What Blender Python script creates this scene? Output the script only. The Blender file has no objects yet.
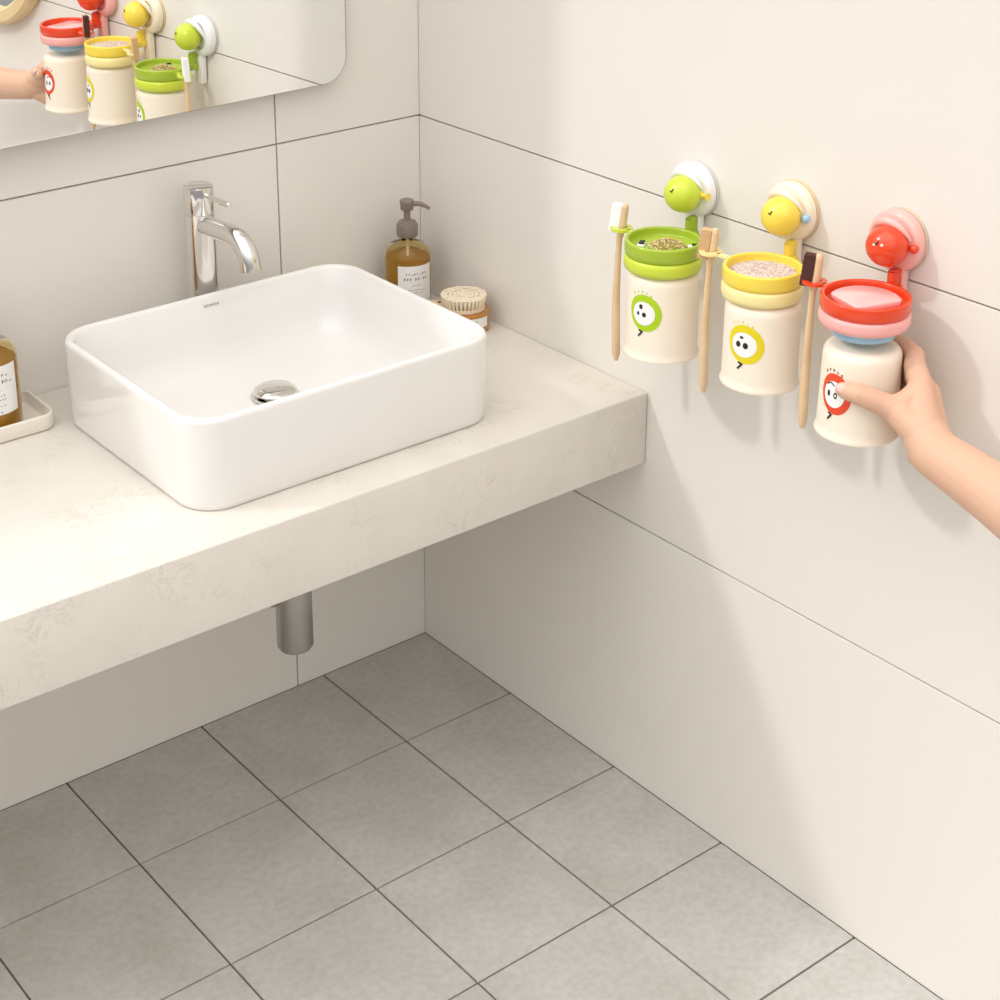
import bpy, bmesh, math, random
from mathutils import Vector, Matrix
random.seed(4)
PI = math.pi
SC = bpy.context.scene
COL = SC.collection

# ------------------------------------------------------------------ helpers
def mat(name, col, rough=.5, metal=0., spec=.5, coat=0., trans=0., ior=1.45, sss=0., noise=None, alpha=1., emis=None):
    m = bpy.data.materials.new(name); m.use_nodes = True
    nt = m.node_tree; b = nt.nodes['Principled BSDF']
    b.inputs['Base Color'].default_value = (*col, 1)
    b.inputs['Roughness'].default_value = rough
    b.inputs['Metallic'].default_value = metal
    b.inputs['Specular IOR Level'].default_value = spec
    b.inputs['Coat Weight'].default_value = coat
    b.inputs['Coat Roughness'].default_value = .08
    b.inputs['Transmission Weight'].default_value = trans
    b.inputs['IOR'].default_value = ior
    if sss:
        b.inputs['Subsurface Weight'].default_value = sss
        b.inputs['Subsurface Radius'].default_value = (.012, .005, .003)
        b.inputs['Subsurface Scale'].default_value = 1.
    if noise:            # (scale, colour2, amount-ish, bump)
        sc, c2, lo, hi, bump = noise
        tc = nt.nodes.new('ShaderNodeTexCoord')
        n = nt.nodes.new('ShaderNodeTexNoise'); n.inputs['Scale'].default_value = sc
        n.inputs['Detail'].default_value = 8; n.inputs['Roughness'].default_value = .6
        nt.links.new(tc.outputs['Object'], n.inputs['Vector'])
        r = nt.nodes.new('ShaderNodeValToRGB')
        r.color_ramp.elements[0].position = lo; r.color_ramp.elements[1].position = hi
        r.color_ramp.elements[0].color = (*col, 1); r.color_ramp.elements[1].color = (*c2, 1)
        nt.links.new(n.outputs['Fac'], r.inputs['Fac'])
        nt.links.new(r.outputs['Color'], b.inputs['Base Color'])
        if bump:
            bp = nt.nodes.new('ShaderNodeBump'); bp.inputs['Strength'].default_value = bump
            bp.inputs['Distance'].default_value = .002
            nt.links.new(n.outputs['Fac'], bp.inputs['Height']); nt.links.new(bp.outputs['Normal'], b.inputs['Normal'])
    return m

def obj(name, bm, mats, parent=None, smooth=True, angle=40):
    me = bpy.data.meshes.new(name)
    bmesh.ops.recalc_face_normals(bm, faces=bm.faces[:])
    bm.to_mesh(me); bm.free()
    if not isinstance(mats, (list, tuple)): mats = [mats]
    for m in mats: me.materials.append(m)
    if smooth:
        me.polygons.foreach_set('use_smooth', [True]*len(me.polygons))
        me.set_sharp_from_angle(angle=math.radians(angle))
    o = bpy.data.objects.new(name, me); COL.objects.link(o)
    if parent: o.parent = parent
    return o

def thing(name, label, cat, loc=(0, 0, 0), group=None, rot=(0, 0, 0)):
    o = bpy.data.objects.new(name, None); COL.objects.link(o)
    o.empty_display_size = .02
    o.location = loc; o.rotation_euler = rot
    o['label'] = label; o['category'] = cat
    if group: o['group'] = group
    return o
def tag(o, label, cat, group=None):
    o['label'] = label; o['category'] = cat
    if group: o['group'] = group
    return o

def box(bm, x0, x1, y0, y1, z0, z1, mi=0, bev=0., seg=2):
    vs = [bm.verts.new(p) for p in ((x0,y0,z0),(x1,y0,z0),(x1,y1,z0),(x0,y1,z0),(x0,y0,z1),(x1,y0,z1),(x1,y1,z1),(x0,y1,z1))]
    fs = [bm.faces.new([vs[i] for i in f]) for f in ((0,3,2,1),(4,5,6,7),(0,1,5,4),(1,2,6,5),(2,3,7,6),(3,0,4,7))]
    for f in fs: f.material_index = mi
    if bev:
        es = list({e for f in fs for e in f.edges})
        r = bmesh.ops.bevel(bm, geom=es, offset=bev, segments=seg, affect='EDGES', profile=.5)
        for f in r['faces']: f.material_index = mi
    return fs

def lathe(bm, prof, n=64, M=None, cx=0, cy=0, mi=0):
    """prof: list of (r, z); r==0 closes with a pole."""
    rings = []
    for r, z in prof:
        if r < 1e-7: rings.append([bm.verts.new((cx, cy, z))])
        else: rings.append([bm.verts.new((cx+r*math.cos(2*PI*k/n), cy+r*math.sin(2*PI*k/n), z)) for k in range(n)])
    if M is not None:
        for rg in rings:
            for v in rg: v.co = M @ v.co
    for a, b in zip(rings[:-1], rings[1:]):
        if len(a) == 1 and len(b) == 1: continue
        for k in range(n):
            k2 = (k+1) % n
            if len(a) == 1: f = bm.faces.new((a[0], b[k], b[k2]))
            elif len(b) == 1: f = bm.faces.new((a[k], b[0], a[k2]))
            else: f = bm.faces.new((a[k], b[k], b[k2], a[k2]))
            f.material_index = mi
    return rings

def arc(cx, cz, r, a0, a1, n=6):
    return [(cx+r*math.cos(math.radians(a0+(a1-a0)*i/n)), cz+r*math.sin(math.radians(a0+(a1-a0)*i/n))) for i in range(n+1)]

def catmull(P, n=8):
    P = [Vector(p) for p in P]; out = []
    Q = [P[0]*2-P[1]] + P + [P[-1]*2-P[-2]]
    for i in range(1, len(Q)-2):
        for k in range(n):
            t = k/n
            out.append(.5*((2*Q[i]) + (Q[i+1]-Q[i-1])*t + (2*Q[i-1]-5*Q[i]+4*Q[i+1]-Q[i+2])*t*t + (3*Q[i]-Q[i-1]-3*Q[i+1]+Q[i+2])*t**3))
    out.append(P[-1]); return out

def tube(bm, pts, rad, n=16, caps=True, flat=None, mi=0, up=(0, 0, 1)):
    """rad: number or list; flat: (a, b) scale of the section's two axes."""
    pts = [Vector(p) for p in pts]; N = len(pts)
    if not isinstance(rad, (list, tuple)): rad = [rad]*N
    rings = []
    up = Vector(up)
    for i, p in enumerate(pts):
        t = (pts[min(i+1, N-1)]-pts[max(i-1, 0)]).normalized()
        u = up - t*up.dot(t)
        if u.length < 1e-4: u = Vector((1, 0, 0))-t*t.x
        u.normalize(); w = t.cross(u)
        fa, fb = flat if flat else (1, 1)
        rings.append([bm.verts.new(p+(u*math.cos(2*PI*k/n)*fa+w*math.sin(2*PI*k/n)*fb)*rad[i]) for k in range(n)])
    for a, b in zip(rings[:-1], rings[1:]):
        for k in range(n):
            f = bm.faces.new((a[k], a[(k+1) % n], b[(k+1) % n], b[k])); f.material_index = mi
    if caps:
        for rg, s in ((rings[0], 1), (rings[-1], -1)):
            f = bm.faces.new(rg[::s]); f.material_index = mi
    return rings

def rrect(hx, hy, r, n=8):
    out = []
    for cx, cy, a in ((hx-r, hy-r, 0), (-hx+r, hy-r, 90), (-hx+r, -hy+r, 180), (hx-r, -hy+r, 270)):
        for k in range(n+1):
            t = math.radians(a+90*k/n); out.append((cx+r*math.cos(t), cy+r*math.sin(t)))
    return out

def loft(bm, loops, cap0=True, cap1=True, mi=0):
    L = [[bm.verts.new(p) for p in lp] for lp in loops]
    n = len(L[0])
    for a, b in zip(L[:-1], L[1:]):
        for k in range(n):
            f = bm.faces.new((a[k], a[(k+1) % n], b[(k+1) % n], b[k])); f.material_index = mi
    if cap0: bm.faces.new(L[0][::-1]).material_index = mi
    if cap1: bm.faces.new(L[-1]).material_index = mi
    return L

def ball(bm, c, r, sub=3, s=(1, 1, 1), mi=0):
    M = Matrix.Translation(c) @ Matrix.Diagonal((*s, 1))
    g = bmesh.ops.create_icosphere(bm, subdivisions=sub, radius=r, matrix=M)
    if mi:
        for v in g['verts']:
            for f in v.link_faces: f.material_index = mi

# ------------------------------------------------------------------ materials
WALLC = (.815, .775, .715)
m_tile = mat('wall_tile', WALLC, .42, spec=.35, noise=(1.6, (.825, .785, .73), .35, .65, 0))
m_grout = mat('wall_grout', (.36, .30, .24), .8)
m_floor = mat('floor_tile', (.465, .447, .408), .5, spec=.35, noise=(5., (.57, .55, .52), .32, .68, .15))
# finer mottling on the floor tiles
nt = m_floor.node_tree; B = nt.nodes['Principled BSDF']
tc = nt.nodes.new('ShaderNodeTexCoord'); n2 = nt.nodes.new('ShaderNodeTexNoise')
n2.inputs['Scale'].default_value = 70; n2.inputs['Detail'].default_value = 6
nt.links.new(tc.outputs['Object'], n2.inputs['Vector'])
mx = nt.nodes.new('ShaderNodeMix'); mx.data_type = 'RGBA'; mx.blend_type = 'MULTIPLY'; mx.inputs[0].default_value = .45
rp = nt.nodes.new('ShaderNodeValToRGB'); rp.color_ramp.elements[0].position = .35; rp.color_ramp.elements[1].position = .6
rp.color_ramp.elements[0].color = (.82, .82, .82, 1); rp.color_ramp.elements[1].color = (1.06, 1.06, 1.06, 1)
nt.links.new(n2.outputs['Fac'], rp.inputs['Fac'])
src = B.inputs['Base Color'].links[0].from_socket
nt.links.new(src, mx.inputs[6]); nt.links.new(rp.outputs['Color'], mx.inputs[7]); nt.links.new(mx.outputs[2], B.inputs['Base Color'])
m_fgrout = mat('floor_grout', (.17, .135, .11), .85)

# marble-like worktop: pale ground, broken grey-brown veins
m_stone = mat('quartz_stone', (.745, .70, .635), .35, spec=.4)
nt = m_stone.node_tree; B = nt.nodes['Principled BSDF']
tc = nt.nodes.new('ShaderNodeTexCoord')
wn = nt.nodes.new('ShaderNodeTexNoise'); wn.inputs['Scale'].default_value = 17; wn.inputs['Detail'].default_value = 7
wn.inputs['Distortion'].default_value = 1.3; wn.inputs['Roughness'].default_value = .65
nt.links.new(tc.outputs['Object'], wn.inputs['Vector'])
sb = nt.nodes.new('ShaderNodeMath'); sb.operation = 'SUBTRACT'; sb.inputs[1].default_value = .5
ab = nt.nodes.new('ShaderNodeMath'); ab.operation = 'ABSOLUTE'
nt.links.new(wn.outputs['Fac'], sb.inputs[0]); nt.links.new(sb.outputs[0], ab.inputs[0])
vr = nt.nodes.new('ShaderNodeValToRGB'); vr.color_ramp.elements[0].position = 0; vr.color_ramp.elements[1].position = .022
vr.color_ramp.elements[0].color = (1, 1, 1, 1); vr.color_ramp.elements[1].color = (0, 0, 0, 1)
nt.links.new(ab.outputs[0], vr.inputs['Fac'])
mk = nt.nodes.new('ShaderNodeTexNoise'); mk.inputs['Scale'].default_value = 9; mk.inputs['Detail'].default_value = 4
nt.links.new(tc.outputs['Object'], mk.inputs['Vector'])
mr = nt.nodes.new('ShaderNodeValToRGB'); mr.color_ramp.elements[0].position = .46; mr.color_ramp.elements[1].position = .66
nt.links.new(mk.outputs['Fac'], mr.inputs['Fac'])
mu = nt.nodes.new('ShaderNodeMath'); mu.operation = 'MULTIPLY'
nt.links.new(vr.outputs['Color'], mu.inputs[0]); nt.links.new(mr.outputs['Color'], mu.inputs[1])
mu2 = nt.nodes.new('ShaderNodeMath'); mu2.operation = 'MULTIPLY'; mu2.inputs[1].default_value = .5
nt.links.new(mu.outputs[0], mu2.inputs[0])
mx = nt.nodes.new('ShaderNodeMix'); mx.data_type = 'RGBA'
mx.inputs[6].default_value = (.745, .70, .635, 1); mx.inputs[7].default_value = (.47, .42, .35, 1)
nt.links.new(mu2.outputs[0], mx.inputs[0])
cl = nt.nodes.new('ShaderNodeTexNoise'); cl.inputs['Scale'].default_value = 14; cl.inputs['Detail'].default_value = 6
nt.links.new(tc.outputs['Object'], cl.inputs['Vector'])
cr = nt.nodes.new('ShaderNodeValToRGB'); cr.color_ramp.elements[0].position = .3; cr.color_ramp.elements[1].position = .7
cr.color_ramp.elements[0].color = (.95, .945, .935, 1); cr.color_ramp.elements[1].color = (1, 1, 1, 1)
nt.links.new(cl.outputs['Fac'], cr.inputs['Fac'])
m3 = nt.nodes.new('ShaderNodeMix'); m3.data_type = 'RGBA'; m3.blend_type = 'MULTIPLY'; m3.inputs[0].default_value = 1
nt.links.new(mx.outputs[2], m3.inputs[6]); nt.links.new(cr.outputs['Color'], m3.inputs[7]); nt.links.new(m3.outputs[2], B.inputs['Base Color'])

m_ceramic = mat('ceramic', (.82, .80, .775), .12, spec=.5, coat=.5)
m_chrome = mat('chrome', (.78, .76, .73), .07, metal=1)
m_steel = mat('brushed_steel', (.52, .50, .47), .3, metal=1)
m_mirror = mat('mirror_silver', (.93, .94, .93), .0, metal=1)
m_mirror_edge = mat('mirror_edge', (.26, .235, .20), .4)  # dark tone stands in for the reflection in the polished edge
m_pad_grey = mat('grey_pad', (.62, .60, .57), .5)
m_pad_tan = mat('tan_pad', (.72, .55, .34), .5)
m_pad_beige = mat('beige_pad', (.66, .50, .40), .5)
m_cream = mat('cream_plastic', (.92, .82, .68), .38, coat=.15)
m_white = mat('white_plastic', (.88, .87, .87), .3, coat=.3)
m_ivory = mat('ivory_plastic', (.90, .80, .63), .3, coat=.3)
m_pinkbase = mat('pale_pink_plastic', (.90, .47, .42), .3, coat=.3)
m_green_d = mat('green_plastic', (.37, .50, .03), .3, coat=.3)
m_green_l = mat('lime_plastic', (.60, .70, .05), .3, coat=.3)
m_yellow = mat('yellow_plastic', (.92, .69, .08), .3, coat=.3)
m_yellow_l = mat('pale_yellow_plastic', (.93, .79, .36), .3, coat=.3)
m_red = mat('red_plastic', (.80, .06, .012), .25, coat=.4)
m_pink = mat('pink_plastic', (.92, .44, .41), .3, coat=.3)
m_blue = mat('blue_plastic', (.35, .55, .72), .2, coat=.5)
m_bamboo = mat('bamboo', (.72, .50, .29), .5, noise=(12, (.80, .60, .38), .35, .65, 0))
m_brwhite = mat('white_bristle', (.92, .91, .90), .7)
m_brtan = mat('tan_bristle', (.62, .40, .20), .7)
m_brdark = mat('dark_brown_bristle', (.08, .022, .016), .7)
m_black = mat('black_ink', (.015, .013, .012), .5)
m_ink = mat('grey_ink', (.20, .19, .18), .6)
m_face = mat('white_print', (.90, .88, .87), .45)
m_gprint = mat('green_print', (.42, .62, .008), .45)
m_yprint = mat('yellow_print', (.78, .64, .01), .45)
m_rprint = mat('red_print', (.78, .07, .02), .45)
m_txred = mat('dark_red_print', (.30, .03, .03), .5)
m_bead = mat('golden_bead', (.60, .40, .16), .35, coat=.3)
m_bead2 = mat('pale_bead', (.80, .68, .45), .4)
m_gran = mat('pink_grey_granules', (.50, .34, .28), .6, noise=(260, (.80, .72, .66), .35, .6, .0))
m_soap = mat('pink_soap', (.84, .50, .48), .3, coat=.4)
m_pump = mat('taupe_plastic', (.24, .19, .16), .4)
m_label = mat('paper_label', (.84, .83, .81), .6)
m_wood = mat('light_wood', (.70, .52, .36), .5, noise=(9, (.78, .60, .43), .35, .65, 0))
m_bristle = mat('cream_bristle', (.88, .76, .58), .8)
m_rimwood = mat('rim_wood', (.72, .52, .27), .45, noise=(8, (.80, .62, .36), .35, .65, 0))
m_tray = mat('tray_ceramic', (.80, .74, .65), .4)
m_skin = mat('skin', (.68, .43, .295), .45, spec=.35, sss=.08, noise=(26, (.72, .43, .305), .3, .7, .05))
m_nail = mat('finger_nail', (.80, .50, .45), .25, coat=.3)
m_amberjar = mat('amber_jar', (.45, .19, .03), .15, coat=.5)
# amber liquid: coloured glass body plus liquid that lets some light through
m_glass = mat('clear_amber_glass', (.93, .80, .52), .03, trans=1., ior=1.3)
m_oil = mat('golden_soap', (.86, .56, .12), .2, trans=.6, ior=1.36)

# ------------------------------------------------------------------ setting
X_EDGE, Y_EDGE = -3.2, -4.2
def struct(o): o['kind'] = 'structure'; return o
Z1, Z2 = .5491, 1.1904
G = .0016      # half of a grout joint

# back wall: unseen gap added above for the sun, pier sets its shadow edge
bm = bmesh.new()
SUN_GAP_Z, SUN_GAP_X, TOP = 1.565, -.70, 4.6
T = .004       # tile face stands this far in front of the grout bed
box(bm, X_EDGE, .1, T, .12, -.02, SUN_GAP_Z, 1)
box(bm, SUN_GAP_X, .1, T, .12, SUN_GAP_Z, TOP, 1)
XG = -.3367; xs = [X_EDGE, XG-2.4, XG-1.2, XG, 0]; zs = [0, Z1, Z2, Z2+.6413]
for i in range(4):
    if xs[i+1] <= xs[i]: continue
    for k in range(len(zs)-1):
        z1 = zs[k+1]
        if k == 2:
            box(bm, xs[i]+G, xs[i+1]-G if i < 3 else 0, 0, .01, zs[k]+G, SUN_GAP_Z, 0, .0006, 1)
        else:
            box(bm, xs[i]+G, xs[i+1]-G if i < 3 else 0, 0, .01, zs[k]+(G if k else 0), z1-G, 0, .0006, 1)
for k in range(5):
    zz = SUN_GAP_Z if k == 0 else Z2+.6413*k
    box(bm, SUN_GAP_X, XG-G, 0, .01, zz+G, min(TOP, Z2+.6413*(k+1))-G, 0, .0006, 1)
    box(bm, XG+G, 0, 0, .01, zz+G, min(TOP, Z2+.6413*(k+1))-G, 0, .0006, 1)
struct(obj('wall_back', bm, [m_tile, m_grout], smooth=False))

bm = bmesh.new()
box(bm, T, .12, Y_EDGE, T, -.02, TOP, 1)
ys = [0, -1.95, -3.15, Y_EDGE]
zr = [0, Z1, Z2, Z2+.6413, Z2+1.2826, Z2+1.9239, Z2+2.5652, Z2+3.2065]
for i in range(3):
    for k in range(len(zr)-1):
        box(bm, 0, .01, ys[i+1]+G, ys[i]-(G if i else 0), zr[k]+(G if k else 0), min(zr[k+1], TOP)-G, 0, .0006, 1)
G = .0019
struct(obj('wall_right', bm, [m_tile, m_grout], smooth=False))

bm = bmesh.new()
box(bm, X_EDGE, .1, Y_EDGE, .1, -.05, -.0035, 1)
gx = [0, -.2721]
while gx[-1] > X_EDGE: gx.append(gx[-1]-.3)
gy = [0, -.2969, -.6144, -.9020, -1.2128]
while gy[-1] > Y_EDGE: gy.append(gy[-1]-.3)
for i in range(len(gx)-1):
    for j in range(len(gy)-1):
        box(bm, gx[i+1]+G, gx[i]-(G if i else .001), gy[j+1]+G, gy[j]-(G if j else .001), -.01, 0, 0, .0007, 1)
struct(obj('floor', bm, [m_floor, m_fgrout], smooth=False))

# ------------------------------------------------------------------ worktop
CZ = .8224
bm = bmesh.new(); box(bm, -2.6, -.0012, -.6716, -.0012, .6831, CZ, 0, .003, 3)
tag(obj('countertop', bm, m_stone), 'thick pale veined stone countertop fixed to the back wall under the white basin', 'countertop')

# ------------------------------------------------------------------ basin
bx, by = -.5710, -.3520
HX, HY, HH = .2995, .2405, .1575
t = thing('vessel_basin', 'large white rounded rectangular basin standing on the stone countertop', 'basin', (bx, by, CZ))
bm = bmesh.new()
def rl(ins, z, r, dx=0, dy=0): return [(x, y, z) for x, y in rrect(HX-ins, HY-ins, r, 12)]
loops = [rl(.007, .0005, .058), rl(.004, .003, .063), rl(.003, .010, .064), rl(.002, .06, .065), rl(.0, HH-.010, .066), rl(.0006, HH-.005, .066), rl(.003, HH-.0015, .065),
         rl(.007, HH, .062), rl(.011, HH-.0015, .060), rl(.0145, HH-.006, .058), rl(.018, .10, .058), rl(.023, .065, .06), rl(.032, .044, .062), rl(.046, .033, .06),
         rl(.07, .028, .056), rl(.12, .0245, .05), rl(.17, .0225, .04), rl(.205, .021, .0285)]
loft(bm, loops)
basin = obj('bowl', bm, m_ceramic, t, angle=60)
bm = bmesh.new()    # overflow-free click-clack waste: dome cap on a short collar
lathe(bm, [(0, .020), (.040, .020), (.0425, .0215), (.043, .0245), (.040, .0258), (.036, .0252), (0, .0252)], 48)
fl = obj('drain_flange', bm, m_chrome, t); fl.location = (.015, .034, .002)
bm = bmesh.new()
lathe(bm, [(0, .0255), (.022, .0255), (.022, .029), (.036, .029), (.0385, .031), (.038, .0335), (.032, .038), (.018, .0405), (0, .041)], 48)
cp = obj('drain_cap', bm, m_chrome, fl)
# small grey maker's mark on the back inner wall
bm = bmesh.new()
for i, w in enumerate((.0035, .0025, .0035, .003, .0035, .0025)):
    x0 = -.016+i*.0056
    box(bm, x0, x0+w, -.0004, .0004, 0, .0045)
    box(bm, x0+w, x0+w+.001, -.0004, .0004, 0, .002)
o = obj('maker_mark', bm, mat('light_grey_ink', (.45, .43, .41), .6), t); o.location = (.005, HY-.0165, HH-.021)

# bottle trap under the worktop
t = thing('bottle_trap', 'brushed steel bottle trap hanging below the stone countertop', 'drain trap', (-.553, -.345, .6831))
bm = bmesh.new()
lathe(bm, [(0, -.001), (.033, -.001), (.033, -.008), (.018, -.009), (.018, -.12), (.0, -.12)], 40); obj('tail_pipe', bm, m_steel, t)
bm = bmesh.new()
lathe(bm, [(0, -.10), (.028, -.10), (.0315, -.104), (.0315, -.125), (.0335, -.127), (.0335, -.322), (.030, -.328), (0, -.3285)], 48); obj('trap_cup', bm, m_steel, t)
bm = bmesh.new()
tube(bm, [(-.0, 0, -.20), (-.02, .10, -.20), (-.02, .333, -.20)], .016, 20)
wp = obj('wall_pipe', bm, m_steel, t)
bm = bmesh.new()
M = Matrix.Translation((-.033, .012, -.213)) @ Matrix.Rotation(-PI/2, 4, 'Y')
lathe(bm, [(0, 0), (.022, 0), (.022, .010), (.018, .012), (0, .012)], 32, M); obj('side_cap', bm, m_steel, t)
bm = bmesh.new()
M = Matrix.Translation((-.02, .331, -.20)) @ Matrix.Rotation(-PI/2, 4, 'X')
lathe(bm, [(0, 0), (.034, 0), (.036, .005), (.036, .0125), (0, .0125)], 32, M); obj('wall_flange', bm, m_steel, t)

# ------------------------------------------------------------------ tap
t = thing('basin_tap', 'tall chrome single lever tap standing behind the white basin', 'tap', (-.5435, -.062, CZ))
bm = bmesh.new()
lathe(bm, [(0, 0), (.031, 0), (.031, .006), (.0275, .009), (.0275, .290), (.0268, .2905)], 48)
lathe(bm, [(.0268, .2905), (.0255, .2915), (.0255, .2935), (0, .2935)], 48); obj('tap_body', bm, m_chrome, t)
bm = bmesh.new()
lathe(bm, [(0, .2935), (.0268, .2935), (.0275, .295), (.0275, .340), (.0268, .3425), (.0245, .344), (0, .3442)], 48); hd = obj('lever_head', bm, m_chrome, t)
bm = bmesh.new()
tube(bm, catmull([(0, -.020, .330), (0, -.06, .331), (0, -.105, .3325)], 5), .0052, 14)
ball(bm, (0, -.105, .3325), .0053, 2); obj('lever', bm, m_chrome, hd)
bm = bmesh.new()
P = catmull([(0, -.010, .272), (0, -.06, .276), (0, -.110, .279), (0, -.142, .274), (0, -.163, .256), (0, -.1715, .228)], 8)
tube(bm, P, [.0185]*len(P), 24, caps=False)
# open waterfall-free mouth: inner wall
tube(bm, [Vector(p) for p in P[-8:]], .0155, 24, caps=False)
a, b = P[-1], P[-8]
obj('spout', bm, m_chrome, t)
bm = bmesh.new()
lathe(bm, [(0, 0), (.0158, 0), (.0158, .004), (0, .004)], 24, Matrix.Translation(P[-3]) @ (P[-3]-P[-4]).to_track_quat('Z', 'Y').to_matrix().to_4x4()); obj('aerator', bm, m_steel, t)

# ------------------------------------------------------------------ mirror (hangs a touch off square)
ta, tb = .042, -.008
n = Vector((math.sin(ta), -math.cos(ta)*math.cos(tb), math.sin(tb))).normalized()
tx = n.cross(Vector((0, 0, 1))).normalized(); tx = tx if tx.x > 0 else -tx
wz = tx.cross(n); wz = wz if wz.z > 0 else -wz
MW, MH = 1.20, .264
ctr = Vector((-.1915, -.030, 1.2975)) + tx*(-MW/2) + wz*(MH/2)
R = Matrix((tx, -n, wz)).transposed().to_4x4()
t = thing('wall_mirror', 'wide frameless mirror with rounded corners on the back wall above the basin', 'mirror')
t.matrix_world = Matrix.Translation(ctr) @ R
bm = bmesh.new()
o1 = rrect(MW/2, MH/2, .052, 12)
o2 = rrect(MW/2-.0026, MH/2-.0012, .0500, 12)
loft(bm, [[(x, 0.0, z) for x, z in o2]], True, False)
for f in bm.faces: f.material_index = 0
obj('mirror_glass', bm, m_mirror, t, smooth=False)
bm = bmesh.new()
loft(bm, [[(x, .0001, z) for x, z in o2], [(x, .0012, z) for x, z in o1], [(x, .006, z) for x, z in o1]], False, True)
obj('mirror_edge', bm, m_mirror_edge, t)
bm = bmesh.new()
box(bm, -MW/2+.08, MW/2-.06, .006, .026, -MH/2+.05, MH/2-.05, 0, 0)
Minv = (Matrix.Translation(ctr) @ R)
for v in bm.verts:           # wedge-shaped hanger that reaches the tiles behind the tilted glass
    if v.co.y > .02:
        q = Minv @ v.co; q.y = -.0006; v.co = Minv.inverted() @ q
obj('backing_panel', bm, m_mirror_edge, t)

# round wood-rimmed wall mirror farther along the right wall (seen in the mirror)
t = thing('round_mirror', 'round mirror with a light wooden rim, reflected in the mirror at top left', 'mirror', (0, -1.735, 1.40), rot=(0, -PI/2, 0))
bm = bmesh.new(); lathe(bm, [(.262, .001), (.300, .001), (.305, .006), (.305, .034), (.298, .042), (.270, .042), (.262, .034), (.262, .001)], 96); obj('wooden_rim', bm, m_rimwood, t)
bm = bmesh.new(); lathe(bm, [(0, .001), (.262, .001), (.262, .014), (0, .014)], 96); obj('mirror_glass', bm, m_mirror, t)

# ------------------------------------------------------------------ soap bottles
def text_rows(bm, r, a0, rows, rad=.0003):
    """tiny printed strokes on a cylinder label: rows of (z, half-angle in degrees, height, stroke step)"""
    for z, ha, h, st in rows:
        a = a0-ha
        while a < a0+ha:
            wdt = st*random.uniform(.45, .8)
            for (p, q, zz0, zz1) in ((a, a+wdt*.35, z, z+h), (a, a+wdt, z+h*.38, z+h*.62)) if random.random() < .8 else ((a, a+wdt, z, z+h*.3),):
                v = [bm.verts.new(((r+rad)*math.cos(math.radians(s)), (r+rad)*math.sin(math.radians(s)), zz)) for s, zz in ((p, zz0), (q, zz0), (q, zz1), (p, zz1))]
                bm.faces.new(v)
            a += st*(1 if random.random() < .86 else 1.7)

def patch(bm, r, a0, a1, z0, z1, n=20, mi=0):
    vs = [[bm.verts.new((r*math.cos(math.radians(a0+(a1-a0)*i/n)), r*math.sin(math.radians(a0+(a1-a0)*i/n)), z)) for z in (z0, z1)] for i in range(n+1)]
    for p, q in zip(vs[:-1], vs[1:]):
        f = bm.faces.new((p[0], q[0], q[1], p[1])); f.material_index = mi

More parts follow.
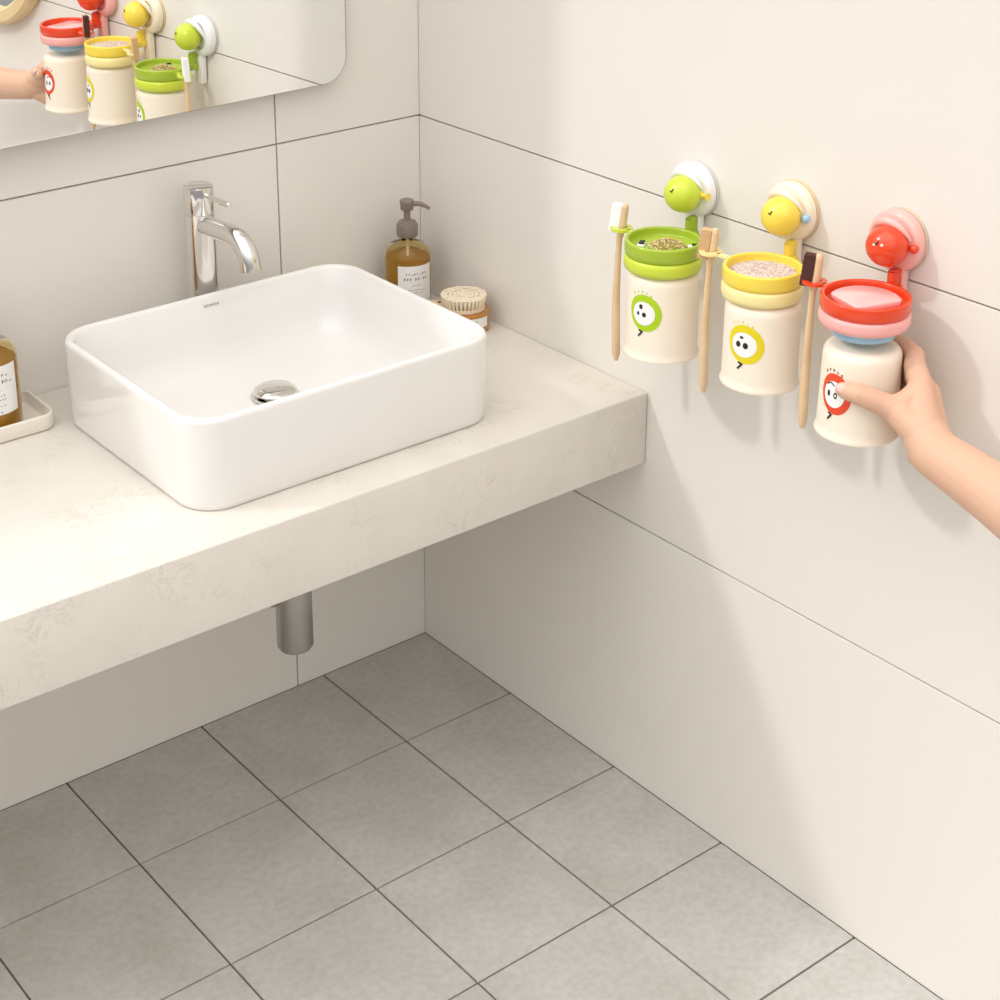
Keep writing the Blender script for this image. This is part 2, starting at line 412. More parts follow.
def soap_bottle(loc, label, la, k=1., spout_a=-60, group=None, lw=45, rk=1., lz=0.):
    t = thing('soap_bottle', label, 'bottle', loc)
    R0 = .0405*k*rk
    prof_o = [(0, 0), (R0-.004, 0), (R0-.001, .0015), (R0, .005), (R0, .112*k), (R0-.002, .120*k), (R0-.010, .130*k), (.018*k, .137*k), (.0145*k, .140*k), (.0145*k, .150*k)]
    bm = bmesh.new()
    lathe(bm, prof_o + [(.0125*k, .150*k), (.0125*k, .140*k), (.017*k, .1345*k), (R0-.012, .127*k), (R0-.0045, .118*k), (R0-.0025, .111*k), (R0-.0025, .006), (R0-.006, .004), (0, .004)], 56)
    obj('glass', bm, m_glass, t)
    bm = bmesh.new()
    lathe(bm, [(0, .0045), (R0-.0065, .0045), (R0-.003, .0065), (R0-.003, .108*k), (0, .108*k)], 56)
    obj('liquid', bm, m_oil, t)
    bm = bmesh.new()
    tube(bm, [(0, 0, .015), (0, 0, .150*k)], .0028, 10); obj('dip_tube', bm, m_label, t)
    bm = bmesh.new(); patch(bm, R0+.0004, la-lw, la+lw, .018*k+lz, .100*k+lz*.6, 28); lb = obj('label', bm, m_label, t)
    bm = bmesh.new()
    text_rows(bm, R0+.0004, la, [(a0_*k+lz*.7, b0_, c0_*k, d0_) for a0_, b0_, c0_, d0_ in ((.082, 26, .0045, 7), (.071, 31, .0062, 7.5), (.060, 12, .0030, 6), (.051, 20, .0030, 5), (.045, 20, .0026, 5), (.036, 16, .003, 6), (.026, 12, .0045, 7))])
    obj('label_print', bm, m_ink, lb, smooth=False)
    bm = bmesh.new()
    lathe(bm, [(.0150*k, .147*k), (.0195*k, .147*k), (.0205*k, .149*k), (.0205*k, .168*k), (.0195*k, .1715*k), (.017*k, .1725*k), (.016*k, .176*k), (.0075*k, .1785*k), (0, .1785*k)], 40)
    obj('collar', bm, m_pump, t)
    q = lambda z: (.178+(z-.178)*.82)*k
    bm = bmesh.new(); lathe(bm, [(0, .178*k), (.0065*k, .178*k), (.0065*k, q(.205)), (0, q(.205))], 24)
    lathe(bm, [(0, q(.203)), (.0115*k, q(.203)), (.0125*k, q(.205)), (.0125*k, q(.218)), (.0135*k, q(.220)), (.0135*k, q(.2245)), (.012*k, q(.227)), (0, q(.2285))], 32)
    pm = obj('pump_head', bm, m_pump, t)
    bm = bmesh.new(); a = math.radians(spout_a); c, s = math.cos(a), math.sin(a)
    P = catmull([(.009*k*c, .009*k*s, q(.2175)), (.026*k*c, .026*k*s, q(.2165)), (.043*k*c, .043*k*s, q(.206))], 6)
    tube(bm, P, [(.0055-.0022*i/(len(P)-1))*k for i in range(len(P))], 14)
    obj('pump_spout', bm, m_pump, pm)
    return t
soap_bottle((-.0895, -.076, CZ), 'amber pump soap bottle in the corner between the basin and the right wall', 255, 1.045, -40, lw=46, rk=1.10)
soap_bottle((-.984, -.086, CZ+.0075), 'amber soap bottle standing in the cream tray left of the basin', 262, 1.15, 200, lw=46, rk=1.20, lz=.018)

# tray
t_b = bmesh.new()
tr = lambda ins, z, r: [(x, y, z) for x, y in rrect(.15-ins, .068-ins, r, 10)]
loft(t_b, [tr(.004, .0002, .024), tr(.001, .002, .027), tr(0, .005, .028), tr(0, .026, .028), tr(.001, .0285, .027), tr(.003, .0295, .025), tr(.005, .0285, .023), tr(.0062, .026, .022), tr(.007, .010, .021), tr(.010, .0073, .019), tr(.014, .007, .016)])
o = obj('soap_tray', t_b, m_tray, angle=60); o.location = (-1.038, -.086, CZ)
tag(o, 'shallow rounded cream tray on the countertop left of the basin', 'tray')

# amber jar with a bristle brush lying on top
JX, JY = -.064, -.228
t = thing('amber_jar', 'short amber jar with a white label behind the right end of the basin', 'jar', (JX, JY, CZ))
bm = bmesh.new(); lathe(bm, [(0, 0), (.043, 0), (.047, .002), (.048, .006), (.048, .036), (.0465, .0395), (.043, .041), (0, .041)], 56); obj('jar_body', bm, m_amberjar, t)
bm = bmesh.new(); patch(bm, .0484, 175, 292, .014, .034, 30); lb = obj('label', bm, m_label, t)
bm = bmesh.new(); text_rows(bm, .0484, 240, [(.026, 22, .003, 6), (.019, 16, .0022, 5)]); obj('label_print', bm, m_ink, lb, smooth=False)

t = thing('bath_brush', 'light wood brush with upturned cream bristles lying on the amber jar', 'brush', (JX-.004, JY, CZ+.0412), rot=(0, 0, math.radians(-50)))
bm = bmesh.new()
out = []
N = 64
for k in range(N):
    a = 2*PI*k/N; x = math.cos(a)*.042; y = math.sin(a)*.040
    if x < 0: x *= 1.0 + 1.0*(abs(x)/.042)**2.4; y *= 1-.55*min(1, (max(0, -x-.02)/.06))
    out.append((x, y))
loft(bm, [[(x*.96, y*.96, .0) for x, y in out], [(x, y, .0015) for x, y in out], [(x, y, .0065) for x, y in out], [(x*.95, y*.95, .008) for x, y in out]])
pad = obj('brush_back', bm, m_wood, t)
bm = bmesh.new(); lathe(bm, [(0, .0079), (.0040, .0079), (.0040, .0084), (0, .0084)], 20, Matrix.Translation((-.0485, 0, 0))); obj('hanging_hole', bm, m_black, pad)
bm = bmesh.new()
for rr, cnt in ((.003, 3), (.010, 9), (.017, 15), (.024, 21), (.031, 27), (.0365, 32)):
    for k in range(cnt):
        a = 2*PI*k/cnt + rr*40; cx, cy = rr*math.cos(a), rr*math.sin(a)
        lean = 1+.10*rr/.036
        tube(bm, [(cx, cy, .0075), (cx*lean, cy*lean, .0175), (cx*lean*1.02, cy*lean*1.02, .029+random.uniform(-.0007, .0007))], [.0020, .0030, .0042], 7)
o = obj('bristles', bm, m_bristle, t); o['kind'] = 'stuff'

# ------------------------------------------------------------------ cups, holders, toothbrushes
def surf(r, a, z): return (r*math.cos(math.radians(a)), r*math.sin(math.radians(a)), z)

def emblem(parent, rad_at, a0, z0, ha, hz, skew, col, txtcol, style):
    """fruit-shaped ring with a small face, printed on the cup: a = azimuth, z = height in the cup's frame"""
    def P(u, w, off):            # u,w in -1..1 -> point on the cup's surface
        z = z0+hz*(w) + skew*u
        a = a0+ha*u
        return surf(rad_at(z)+off, a, z)
    def disc(bm, cu, cw, ru, rw, off, n=40, rings=5, rin=0., fn=None, mi=0):
        prev = None
        for j in range(rings+1):
            f = rin+(1-rin)*j/rings
            if f < 1e-6: ring = [bm.verts.new(P(cu, cw, off))]
            else:
                ring = []
                for k in range(n):
                    t = 2*PI*k/n; g = fn(t) if fn else 1.
                    ring.append(bm.verts.new(P(cu+ru*f*g*math.cos(t), cw+rw*f*g*math.sin(t), off)))
            if prev:
                for k in range(n):
                    if len(prev) == 1: bm.faces.new((prev[0], ring[k], ring[(k+1) % n])).material_index = mi
                    else: bm.faces.new((prev[k], ring[k], ring[(k+1) % n], prev[(k+1) % n])).material_index = mi
            prev = ring
    bm = bmesh.new()
    disc(bm, 0, 0, 1, 1, .0004, rings=8, fn=lambda t: 1+.05*math.cos(2*t+.6)+.03*math.sin(t))
    e = obj('fruit_print', bm, col, parent)
    bm = bmesh.new()
    disc(bm, -.07, .0, .72, .62, .0007, rings=6)
    f = obj('face_print', bm, m_face, e)
    bm = bmesh.new()
    if style == 'green':
        disc(bm, -.42, -.04, .085, .10, .001, 16, 2); disc(bm, -.02, -.06, .13, .13, .001, 16, 2); disc(bm, -.24, .34, .12, .13, .001, 16, 2)
    elif style == 'yellow':
        disc(bm, -.38, .0, .14, .15, .001, 16, 2); disc(bm, .04, -.02, .15, .16, .001, 16, 2); disc(bm, -.20, .36, .11, .07, .001, 16, 2)
    else:
        disc(bm, -.42, .0, .10, .15, .001, 16, 2); disc(bm, .06, -.03, .13, .15, .001, 16, 1, rin=.5)
        for k in range(9):
            u = -.55+k*.06; disc(bm, u, .42+.10*math.sin(PI*k/8), .045, .035, .001, 8, 1)
    obj('eyes_and_mouth', bm, m_black, f)
    bm = bmesh.new()
    for (u0, w0), (u1, w1), wd in (((-.10, -.96), (-.36, -1.24), .05), ((-.34, -.90), (-.06, -.98), .045)):
        d = Vector((u1-u0, w1-w0)).normalized(); nn = Vector((-d.y, d.x))*wd
        q = [bm.verts.new(P(u0+s*nn.x*(1 if j == 0 else 1)+(u1-u0)*j, w0+s*nn.y+(w1-w0)*j, .0012)) for j, s in ((0, -1), (1, -1), (1, 1), (0, 1))]
        bm.faces.new(q)
    obj('stem_print', bm, m_black, e)
    bm = bmesh.new()            # arc of tiny letters over the fruit
    for k in range(5):
        th = math.radians(120-k*15); cu, cw = 1.12*math.cos(th)-.18, 1.13*math.sin(th)
        w, h = (.062, .066) if style == 'red' else (.045, .05)
        for (x0, x1, y0, y1) in ((-1, -.3, -1, 1), (-.3, 1, .3, 1), (-.3, 1, -.4, .0), (.3, 1, -1, -.4)):
            if (k == 1 and x0 == .3) or (k == 3 and y0 == .3): continue
            q = [bm.verts.new(P(cu+x*w, cw+y*h, .0005)) for x, y in ((x0, y0), (x1, y0), (x1, y1), (x0, y1))]
            bm.faces.new(q)
    obj('letter_print', bm, txtcol, parent, smooth=False)

def cup(loc, label, R, H, top_r, style, col, txt, a0, z0, ha, hz, skew, rot=(0, 0, 0), flare=.0025):
    """upside-down tumbler: rounded closed end up, lipped open mouth down"""
    t = thing('tumbler', label, 'cup', loc, rot=rot)
    def rad_at(z):
        f = min(1, max(0, z/H)); return R+(top_r-R)*f
    rb = .014
    prof = [(R-.003, .0), (R+flare-.0008, .0006), (R+flare, .003), (R+flare*.8, .0055), (rad_at(.011), .011)]
    prof += [(rad_at(H*k/8), H*k/8) for k in range(1, 8) if H*k/8 < H-rb]
    prof += [(top_r-rb+rb*math.cos(math.radians(a)), H-rb+rb*math.sin(math.radians(a))) for a in range(0, 91, 15)] + [(0, H)]
    inner = [(0, H-.003), (top_r-rb, H-.003), (top_r-.004, H-rb), (rad_at(.01)-.003, .01), (R-.003, 0)]
    bm = bmesh.new(); lathe(bm, prof+inner, 72)
    bmesh.ops.remove_doubles(bm, verts=bm.verts[:], dist=1e-6)
    body = obj('cup_body', bm, m_cream, t, angle=50)
    emblem(body, rad_at, a0, z0, ha, hz, skew, col, txt, style)
    return t

def holder(base, disc_z, ring_c, rim_z, RR, mats_, label, ear_y, ear_x, contents, peg, lift=0.):
    """base=(y) of the suction disc; ring_c=(x,y); rim_z=top of the dark rim"""
    m_base, m_knob, m_rim, m_band, m_peg, m_ear = mats_[:6]
    t = thing('cup_holder', label, 'cup holder', (0, base, disc_z))
    W = lambda x, y, z: (x, y-base, z-disc_z)
    # suction base: thick rounded disc lying on the wall, axis along -x
    M = Matrix.Rotation(-PI/2, 4, 'Y')
    Rd = .0470
    bm = bmesh.new()
    lathe(bm, [(0, .0003), (Rd+.0010, .0003), (Rd+.0014, .002), (Rd+.0002, .0050), (0, .0050)], 72, M)
    obj('suction_pad', bm, mats_[6] if len(mats_) > 6 else m_base, t)
    bm = bmesh.new()
    lathe(bm, [(0, .0050), (Rd-.002, .0050), (Rd, .007), (Rd, .014)] + arc(Rd-.010, .014, .010, 0, 80, 7) + [(.033, .0262), (.0305, .0245), (.0285, .018), (0, .016)], 72, M)
    b = obj('base_disc', bm, m_base, t)
    # raised cap lip over the ball
    bm = bmesh.new()
    pts = [(-.026-.014*math.sin(a), .0350*math.cos(a)-.005, .0345*math.sin(a)+.001) for a in [math.radians(x) for x in range(-10, 161, 10)]]
    tube(bm, pts, [.0016+.0050*math.sin(PI*i/(len(pts)-1)) for i in range(len(pts))], 12, up=(1, 0, 0)); obj('cap_brim', bm, m_base, b)
    bm = bmesh.new()
    ball(bm, (-.045, -.009, .001), .0312, 4, (1, 1, 1)); kb = obj('turning_knob', bm, m_knob, t)
    # stem dimple and small marks on the ball
    bm = bmesh.new(); cc = Vector((-.045, -.009, .001))
    def on(az, el, r=.0313): return cc + Vector((r*math.cos(math.radians(az))*math.cos(math.radians(el)), r*math.sin(math.radians(az))*math.cos(math.radians(el)), r*math.sin(math.radians(el))))
    A0, E0 = 186, 22
    for seg in (((A0-6, E0-2), (A0+3, E0-5)), ((A0+1, E0-5), (A0+5, E0+6))):
        tube(bm, [on(*seg[0]), on((seg[0][0]+seg[1][0])/2, (seg[0][1]+seg[1][1])/2, .0319), on(*seg[1])], .00095, 8)
    if label.startswith('red'):
        obj('stem_mark', bm, m_black, kb)
        bm = bmesh.new()
        ball(bm, on(179, 15, .0310), .0023, 2); ball(bm, on(202, 18, .0310), .0023, 2); obj('eye_dots', bm, m_ivory, kb)
        bm = bmesh.new(); ball(bm, on(150, 30, .0300), .0035, 2); obj('leaf_bump', bm, m_knob, kb)
    else: obj('stem_mark', bm, m_black, kb)
    # peg beside the ball
    bm = bmesh.new()
    yp = -.0425; zp = .001
    if peg == 'bow':
        tube(bm, [(-.020, yp, zp), (-.029, yp, zp)], [.0032, .0032], 12)
        for sx in (-1, 1):
            tube(bm, [(-.028, yp, zp), (-.028, yp+.0035*sx, zp+.0002), (-.028, yp+.0070*sx, zp+.0004)], [.003, .004, .0068], 12)
    else:
        tube(bm, [(-.020, yp, zp), (-.024, yp, zp)], .0042, 14); ball(bm, (-.027, yp, zp), .0070, 3)
    obj('side_peg', bm, m_peg, t)
    # tongue from the disc down behind the cup, and the hook that carries the ring
    bm = bmesh.new()
    zt = rim_z-disc_z-.012
    lp = lambda yy, w, th: [(-.006-th, yy-w, 0)]
    box(bm, -.021, -.0055, -.023, .004, rim_z-.055-disc_z, -.034, 0, .003, 3); obj('hanging_tongue', bm, mats_[7] if len(mats_) > 7 else m_base, t)
    bm = bmesh.new()
    yb = ring_c[1]-base
    tube(bm, [(-.032, yb*.6+.001, zt-.006), (-.032, yb*.6+.001, zt+.026)], .0085, 20)
    box(bm, -.036, -.020, yb*.6-.006, yb*.6+.008, zt+.004, zt+.030, 0, .003, 3)
    box(bm, ring_c[0]+RR-.004, -.021, yb*.6-.010, yb*.6+.012, zt-.010, zt+.006, 0, .0025, 2)
    obj('hook', bm, m_rim, t)
    # dark rim and light band
    cx, cy = ring_c[0], ring_c[1]-base
    z = rim_z-disc_z
    hb = .0030 if lift else 0
    bm = bmesh.new(); th = .0065
    prof = [(RR-.0035, z-.0262+hb), (RR-.0015, z-.0250+hb), (RR, z-.020+hb)] + arc(RR-.0035, z-.0038, .0035, 0, 180, 8) + [(RR-th-.0005, z-.012), (RR-th-.001, z-.013), (RR-th-.004, z-.0156), (0, z-.016), (0, z-.0262+hb), (RR-.0035, z-.0262+hb)]
    lathe(bm, prof, 80, None, cx, cy); bmesh.ops.remove_doubles(bm, verts=bm.verts[:], dist=1e-6)
    rim = obj('tray_rim', bm, m_rim, t, angle=50)
    bm = bmesh.new()
    hc = hb*1.9
    prof = [(0, z-.0264+hb), (RR-.003, z-.0264+hb), (RR-.0005, z-.0285+hb), (RR+.0008, z-.033+hb), (RR+.0008, z-.043+hc), (RR-.001, z-.0485+hc), (RR-.006, z-.0515+hc), (RR-.012, z-.052+hc), (0, z-.052+hc)]
    lathe(bm, prof, 80, None, cx, cy); obj('lower_band', bm, m_band, t, angle=50)
    if lift:
        bm = bmesh.new()
        lathe(bm, [(0, z-.0463), (.050, z-.0463), (.050, z-.052), (.046, z-.0545), (.046, z-.0600), (.041, z-.0630), (0, z-.0630)], 56, None, cx, cy); obj('magnet_disc', bm, m_blue, t)
    # toothbrush ear: flat open loop on the corner side of the rim
    bm = bmesh.new()
    ex, ey = ear_x, ear_y-base
    ze = z-.0085
    lo, li = [], []
    for k in range(28):
        a = 2*PI*k/28
        lo.append((math.cos(a)*.0185, math.sin(a)*.0185)); li.append((math.cos(a)*.0105, math.sin(a)*.0095))
    L = [[bm.verts.new((ex+x, ey+y, zz)) for x, y in lp2] for lp2, zz in ((li, ze-.0022), (lo, ze-.0022), (lo, ze+.0022), (li, ze+.0022))]
    for i in range(4):
        A, Bq = L[i], L[(i+1) % 4]
        for k in range(28): bm.faces.new((A[k], A[(k+1) % 28], Bq[(k+1) % 28], Bq[k]))
    d = Vector((cx-ex, cy-ey)); dist = d.length; d.normalize(); nn = Vector((-d.y, d.x))*.0045
    s0 = Vector((ex, ey))+d*.0150; s1 = Vector((cx, cy))-d*(RR-.003)
    vs = []
    for zz in (ze-.0022, ze+.0022):
        vs.append([bm.verts.new((q.x, q.y, zz)) for q in (s0-nn, s0+nn, s1+nn, s1-nn)])
    bm.faces.new(vs[0]); bm.faces.new(vs[1][::-1])
    for k in range(4): bm.faces.new((vs[0][k], vs[0][(k+1) % 4], vs[1][(k+1) % 4], vs[1][k]))
    obj('brush_loop', bm, m_ear, t, angle=30)
    return t

def toothbrush(pts, hair, label, th, bl=.052, bw=.0175):
    """pts: handle spine from head tip to foot in the room; bristles point towards the corner"""
    base = Vector(pts[-1])
    t = thing('toothbrush', label, 'toothbrush', base)
    P = catmull([Vector(p)-base for p in pts], 8)
    N = len(P); rad = []
    L = [0]
    for a, b in zip(P[:-1], P[1:]): L.append(L[-1]+(b-a).length)
    for l in L:
        f = l/L[-1]
        rad.append(.0062 if f < .16 else (.0062-(f-.16)*.012 if f < .27 else .0049+min(1, (f-.27)/.45)*.0022))
    rad[0] = .0035; rad[-1] = .0035
    bm = bmesh.new()
    tube(bm, P, rad, 16, up=(0, 1, 0)); obj('handle', bm, m_bamboo, t)
    # tufts in rows along the head
    bm = bmesh.new()
    yd = Vector((-.35, .94, 0)).normalized(); xd = Vector((.94, .35, 0))
    top = P[0]; low = next(p for p, l in zip(P, L) if l >= bl)
    rows = 15
    for i in range(rows):
        c = top.lerp(low, .05+.93*(i+.5)/rows)
        for j in (-1, 0, 1):
            s = c+yd*.0035+xd*(j*.0042)
            e = s+yd*(bw+random.uniform(-.0005, .0005))
            tube(bm, [s, e], [.0022, .0027], 7)
    obj('bristles', bm, hair, t)
    return t

# green station (nearest the corner)
holder(-.770, 1.227, (-.105, -.799), 1.170, .0630, (m_white, m_green_l, m_green_d, m_green_l, m_yellow, m_green_l, m_pad_grey),
       'green rimmed cup holder with a lime ball on a white suction base, nearest the corner', -.7035, -.108, None, 'bow')
cup((-.105, -.8015, .9735), 'cream upside-down cup with a green fruit face, hung under the green holder', .0600, .1445, .0590, 'green', m_gprint, m_gprint, 197, .0845, 27, .0325, .000)
toothbrush([(-.106, -.7098, 1.2056), (-.107, -.7060, 1.175), (-.108, -.7015, 1.150), (-.108, -.6985, 1.1343), (-.108, -.6955, 1.0314), (-.108, -.6994, .9227)], m_brwhite,
           'bamboo toothbrush with white bristles in the green holder loop', 0)
# yellow station
holder(-.981, 1.2435, (-.105, -1.013), 1.185, .0615, (m_ivory, m_yellow, m_yellow, m_yellow_l, m_blue, m_yellow_l, m_pad_tan),
       'yellow rimmed cup holder with a yellow ball, middle one of the three', -.9065, -.108, None, 'ball')
cup((-.105, -1.018, .995), 'cream upside-down cup with a yellow fruit face, hung under the yellow holder', .0590, .138, .0580, 'yellow', m_yprint, m_yprint, 197, .0785, 28.5, .0325, .000)
toothbrush([(-.106, -.9128, 1.2161), (-.107, -.9105, 1.185), (-.108, -.9065, 1.165), (-.108, -.9045, 1.150), (-.108, -.9015, 1.0428), (-.108, -.9042, .9352)], m_brtan,
           'bamboo toothbrush with tan bristles in the yellow holder loop', 0)
# red station, its cup being pulled away
holder(-1.184, 1.2505, (-.105, -1.209), 1.1965, .0648, (m_pinkbase, m_red, m_red, m_pink, m_red, m_red, m_pad_beige, m_pinkbase),
       'red rimmed cup holder with a red ball on a pink suction base, nearest the hand', -1.1165, -.108, None, 'ball', lift=1)
cup((-.108, -1.2135, .984), 'cream upside-down cup with a red fruit face, gripped by the hand below the red holder', .0592, .1375, .0562, 'red', m_rprint, m_txred, 181.5, .0725, 25, .0325, .000, rot=(0, 0, 0), flare=.0028)
toothbrush([(-.106, -1.1209, 1.2328), (-.107, -1.1195, 1.200), (-.108, -1.1165, 1.180), (-.108, -1.1140, 1.1662), (-.108, -1.1110, 1.0607), (-.108, -1.112, .9486)], m_brdark,
           'bamboo toothbrush with dark brown bristles in the red holder loop', 0)

# tray contents
bm = bmesh.new()
for k in range(210):
    a = random.uniform(0, 2*PI); r = .030*math.sqrt(random.random())
    z = .0020+.0120*(1-(r/.030)**2)*random.uniform(.3, 1)
    ball(bm, (r*math.cos(a), r*math.sin(a), z), random.uniform(.0016, .0023), 1, mi=(k % 4 == 0))
o = obj('bead_pile', bm, [m_bead, m_bead2]); o.location = (-.100, -.803, 1.154); o['kind'] = 'stuff'
tag(o, 'heap of golden beads in the green rimmed tray', 'beads')
for (px, py, s, lab) in ((-.126, -.770, 1, 'black and white hair clip left of the beads in the green rimmed tray'), (-.066, -.832, -1, 'black and white hair clip right of the beads in the green rimmed tray')):
    t = thing('hair_clip', lab, 'hair clip', (px, py, 1.1542), group='hair clips in the green tray', rot=(0, 0, .6*s))
    bm = bmesh.new(); box(bm, -.012, .012, -.006, .006, 0, .003, 0, .001, 2); obj('clip_plate', bm, m_white, t)
    bm = bmesh.new(); box(bm, -.005, .011, -.0045, .0045, .003, .0055, 0, .001, 2); obj('clip_pad', bm, m_black, t)
bm = bmesh.new()
lathe(bm, [(0, 0), (.0515, 0), (.0525, .003), (.040, .005), (0, .0065)], 48)
for k in range(620):
    a = random.uniform(0, 2*PI); r = .050*math.sqrt(random.random())
    ball(bm, (r*math.cos(a), r*math.sin(a), .0062-.002*(r/.05)**2+random.uniform(-.0006, .0008)), random.uniform(.0011, .0017), 1)
o = obj('bath_granules', bm, m_gran); o.location = (-.105, -1.013, 1.1692); o['kind'] = 'stuff'
tag(o, 'pinkish grey granules filling the yellow rimmed tray', 'granules')
bm = bmesh.new()
pp = [(.050*math.cos(a), .050*math.sin(a)) for a in [2*PI*k/56 for k in range(56)]]
pp = [(x, y) for x, y in [(max(-.030, x), min(.036, y)) for x, y in pp]]
loft(bm, [[(x*.96, y*.96, 0) for x, y in pp], [(x, y, .002) for x, y in pp], [(x, y, .0085) for x, y in pp], [(x*.95, y*.95, .010) for x, y in pp]])
o = obj('soap_slab', bm, m_soap, angle=50); o.location = (-.105, -1.209, 1.1808); o.rotation_euler = (0, 0, math.radians(75))
tag(o, 'pale pink flat soap slab lying in the red rimmed tray', 'soap')

# ------------------------------------------------------------------ person's hand and forearm
def hand():
    bm = bmesh.new()
    def chain(pts, flat=None):
        pts = [(Vector(p), r) for *p, r in pts]
        for (a, ra), (b, rb) in zip(pts[:-1], pts[1:]):
            n = max(2, int((b-a).length/(min(ra, rb)*.22)))
            for i in range(n+1):
                f = i/n; r = ra+(rb-ra)*f
                bmesh.ops.create_icosphere(bm, subdivisions=3 if r > .02 else 2, radius=r, matrix=Matrix.Translation(a.lerp(b, f)))
    # forearm
    chain([(-.205, -1.76, .966, .052), (-.178, -1.62, .982, .0480), (-.150, -1.490, .9985, .0420), (-.139, -1.425, 1.006, .0385), (-.131, -1.370, 1.0125, .0355)])
    chain([(-.131, -1.370, 1.0125, .0355), (-.120, -1.343, 1.026, .0330), (-.108, -1.323, 1.040, .0290)])
    # palm: wrist to each knuckle
    W = (-.118, -1.352, 1.020)
    chain([(-.126, -1.348, 1.026, .0285), (-.109, -1.326, 1.052, .0235), (-.093, -1.3080, 1.083, .0185)])
    chain([(*W, .0285), (-.085, -1.318, 1.040, .024), (-.066, -1.302, 1.063, .018)])
    chain([(*W, .0285), (-.078, -1.314, 1.020, .023), (-.053, -1.293, 1.040, .0165)])
    chain([(*W, .0285), (-.078, -1.308, 1.002, .022), (-.050, -1.283, 1.016, .0155)])
    # heel bump at the little-finger side of the wrist
    chain([(-.118, -1.350, 1.004, .0270), (-.107, -1.327, .986, .0190)])
    # thumb: thenar, then three segments lying on the camera side of the cup
    chain([(-.126, -1.345, 1.030, .027), (-.129, -1.319, 1.042, .0235), (-.1335, -1.2990, 1.0535, .0195), (-.1455, -1.2830, 1.0620, .0172)])
    chain([(-.1455, -1.2830, 1.0620, .0172), (-.1585, -1.2700, 1.0690, .0168), (-.1680, -1.2590, 1.0738, .0160), (-.1745, -1.2450, 1.0755, .0142), (-.1755, -1.2370, 1.0750, .0118)])
    # web between thumb and index finger
    chain([(-.131, -1.297, 1.060, .0165), (-.118, -1.303, 1.066, .0155), (-.105, -1.307, 1.075, .016), (-.093, -1.308, 1.086, .0165)])
    chain([(-.120, -1.322, 1.045, .016), (-.095, -1.318, 1.060, .016)])
    # fingers wrap behind the cup, on the wall side
    ax, ay = -.108, -1.2135
    def fp(deg, r, z): return (ax+r*math.cos(math.radians(deg)), ay+r*math.sin(math.radians(deg)), z)
    def finger(mcp, r0, zs, angs, rads):
        pts = [(*mcp, r0)]
        for d, z, r in zip(angs, zs, rads): pts.append((*fp(d, .0590+r+.0006, z), r))
        chain(pts)
    finger((-.093, -1.3080, 1.083), .0185, (1.1000, 1.1060, 1.107, 1.106, 1.104), (-66, -44, -18, 8, 26), (.0165, .0145, .0128, .0115, .0100))
    finger((-.066, -1.302, 1.063), .0180, (1.078, 1.083, 1.084, 1.083, 1.082), (-56, -38, -12, 16, 36), (.0155, .0140, .0125, .0118, .0100))
    finger((-.053, -1.293, 1.040), .0165, (1.051, 1.054, 1.055, 1.054, 1.053), (-54, -36, -10, 16, 34), (.0150, .0135, .0122, .0115, .0098))
    finger((-.050, -1.283, 1.016), .0155, (1.024, 1.027, 1.028, 1.027, 1.026), (-52, -36, -14, 8, 22), (.0140, .0125, .0112, .0105, .0090))
    me = bpy.data.meshes.new('tmp'); bm.to_mesh(me); bm.free()
    o = bpy.data.objects.new('tmp', me); COL.objects.link(o)
    md = o.modifiers.new('r', 'REMESH'); md.mode = 'VOXEL'; md.voxel_size = .0017
    md = o.modifiers.new('s', 'SMOOTH'); md.factor = .5; md.iterations = 14
    dg = bpy.context.evaluated_depsgraph_get(); dg.update()
    me2 = bpy.data.meshes.new_from_object(o.evaluated_get(dg))
    bpy.data.objects.remove(o); 
    return me2
me = hand(); me.name = 'person'
me.materials.clear(); me.materials.append(m_skin)
me.polygons.foreach_set('use_smooth', [True]*len(me.polygons))
base = Vector((-.15, -1.49, .9955))
me.transform(Matrix.Translation(-base))
o = bpy.data.objects.new('person', me); COL.objects.link(o); o.location = base
tag(o, 'bare hand and forearm reaching in from the right, holding the cup with the red face', 'person')
# thumb nail on the outer (camera) side of the tip
bm = bmesh.new()
tip = Vector((-.1757, -1.2375, 1.0755)); back = Vector((-.1695, -1.2560, 1.0748))
ax_t = (tip-back).normalized(); outw = Vector((-.72, -.45, .53)); outw = (outw-ax_t*outw.dot(ax_t)).normalized(); sd = ax_t.cross(outw)
c = back.lerp(tip, .86)
prev = []
for i in range(9):
    u = -1+2*i/8; row = []
    for j in range(9):
        v = -1+2*j/8
        wdt = .0102*math.sqrt(max(.05, 1-abs(u)**3.2*.8))
        ang = v*.95
        row.append(bm.verts.new(c+ax_t*(u*.0105)+sd*(math.sin(ang)*wdt)+outw*(.0137-.0010*u*u-(1-math.cos(ang))*.0085)))
    prev.append(row)
for a, b in zip(prev[:-1], prev[1:]):
    for k in range(8): bm.faces.new((a[k], a[k+1], b[k+1], b[k]))
nail = obj('thumb_nail', bm, m_nail); md = nail.modifiers.new('t', 'SOLIDIFY'); md.thickness = .0012
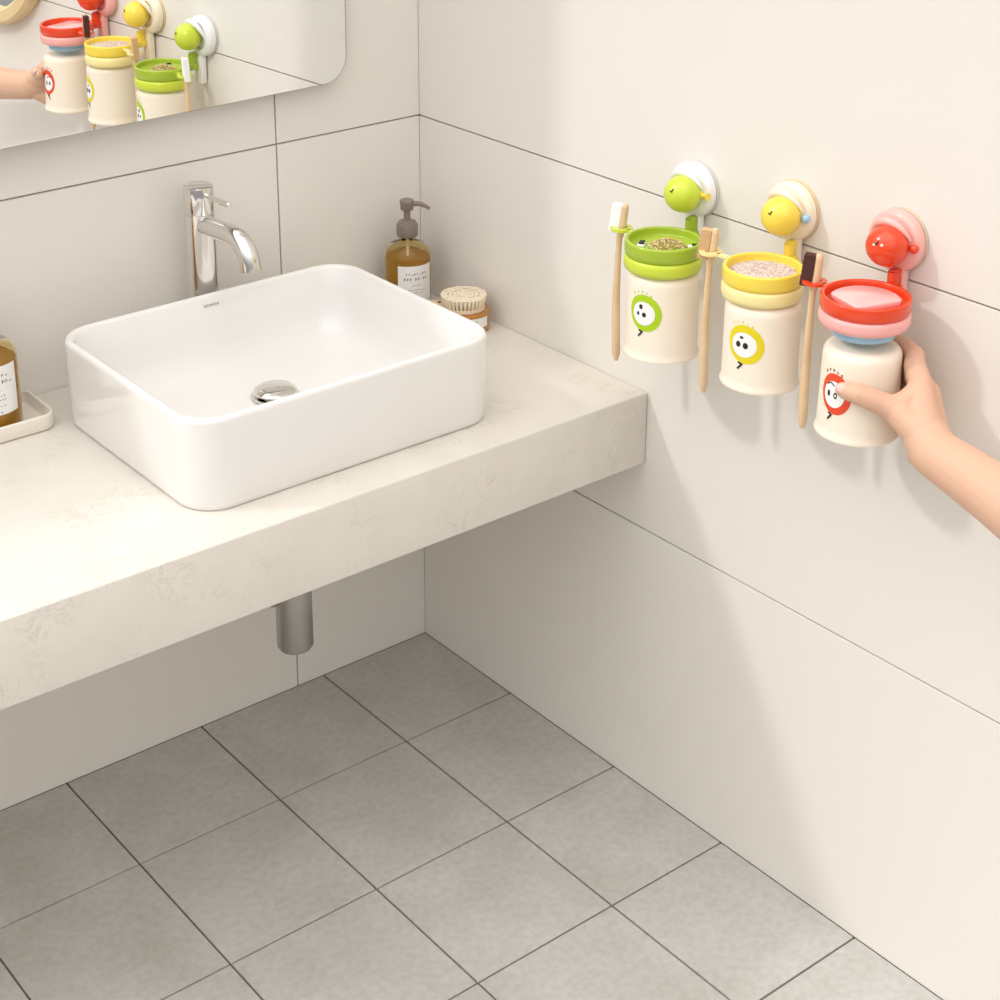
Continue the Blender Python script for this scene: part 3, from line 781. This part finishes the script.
nail.parent = o; nail.location = -base

# ------------------------------------------------------------------ light
w = bpy.data.worlds.new('World'); SC.world = w; w.use_nodes = True
wt = w.node_tree; bg = wt.nodes['Background']      # soft bright overcast sky, brighter overhead than at the horizon
tc = wt.nodes.new('ShaderNodeTexCoord'); sx = wt.nodes.new('ShaderNodeSeparateXYZ'); wt.links.new(tc.outputs['Generated'], sx.inputs[0])
mr = wt.nodes.new('ShaderNodeMapRange'); wt.links.new(sx.outputs['Z'], mr.inputs['Value'])
mr.inputs['From Min'].default_value = 0; mr.inputs['From Max'].default_value = 1
mr.inputs['To Min'].default_value = .36; mr.inputs['To Max'].default_value = 2.65
wt.links.new(mr.outputs[0], bg.inputs[1]); bg.inputs[0].default_value = (1, .987, .972, 1)
sun = bpy.data.lights.new('sun', 'SUN'); sun.energy = .80; sun.angle = math.radians(4.5); sun.color = (1, .985, .965)
so = bpy.data.objects.new('sun', sun); COL.objects.link(so)
so.rotation_euler = Vector((1, -.60, -.98)).to_track_quat('-Z', 'Y').to_euler()

# ------------------------------------------------------------------ camera
cam = bpy.data.cameras.new('camera'); co = bpy.data.objects.new('camera', cam); COL.objects.link(co)
Rr = ((0.7946149565653321, -0.6070631539136163, -0.00783568523663044), (-0.21025540965586964, -0.26306009181601153, -0.9415901713612951), (0.5695434430428612, 0.7498491283279611, -0.33666979554554427))
Mx = Matrix((Rr[0], [-v for v in Rr[1]], [-v for v in Rr[2]])).transposed().to_4x4()
co.matrix_world = Matrix.Translation((-1.99341811, -2.67389984, 2.0871006)) @ Mx
cam.sensor_width = 36; cam.sensor_fit = 'HORIZONTAL'; cam.lens = 1723.9092*36/1000
cam.shift_x = (500-435.3874)/1000; cam.shift_y = (254.3718-500)/1000
cam.clip_start = .05
SC.camera = co
vs = SC.view_settings; vs.view_transform = 'Standard'; vs.look = 'None'; vs.gamma = 1; vs.exposure = .07
vs.use_curve_mapping = False
SC.cycles.use_denoising = True
SC.cycles.max_bounces = 10; SC.cycles.transmission_bounces = 10
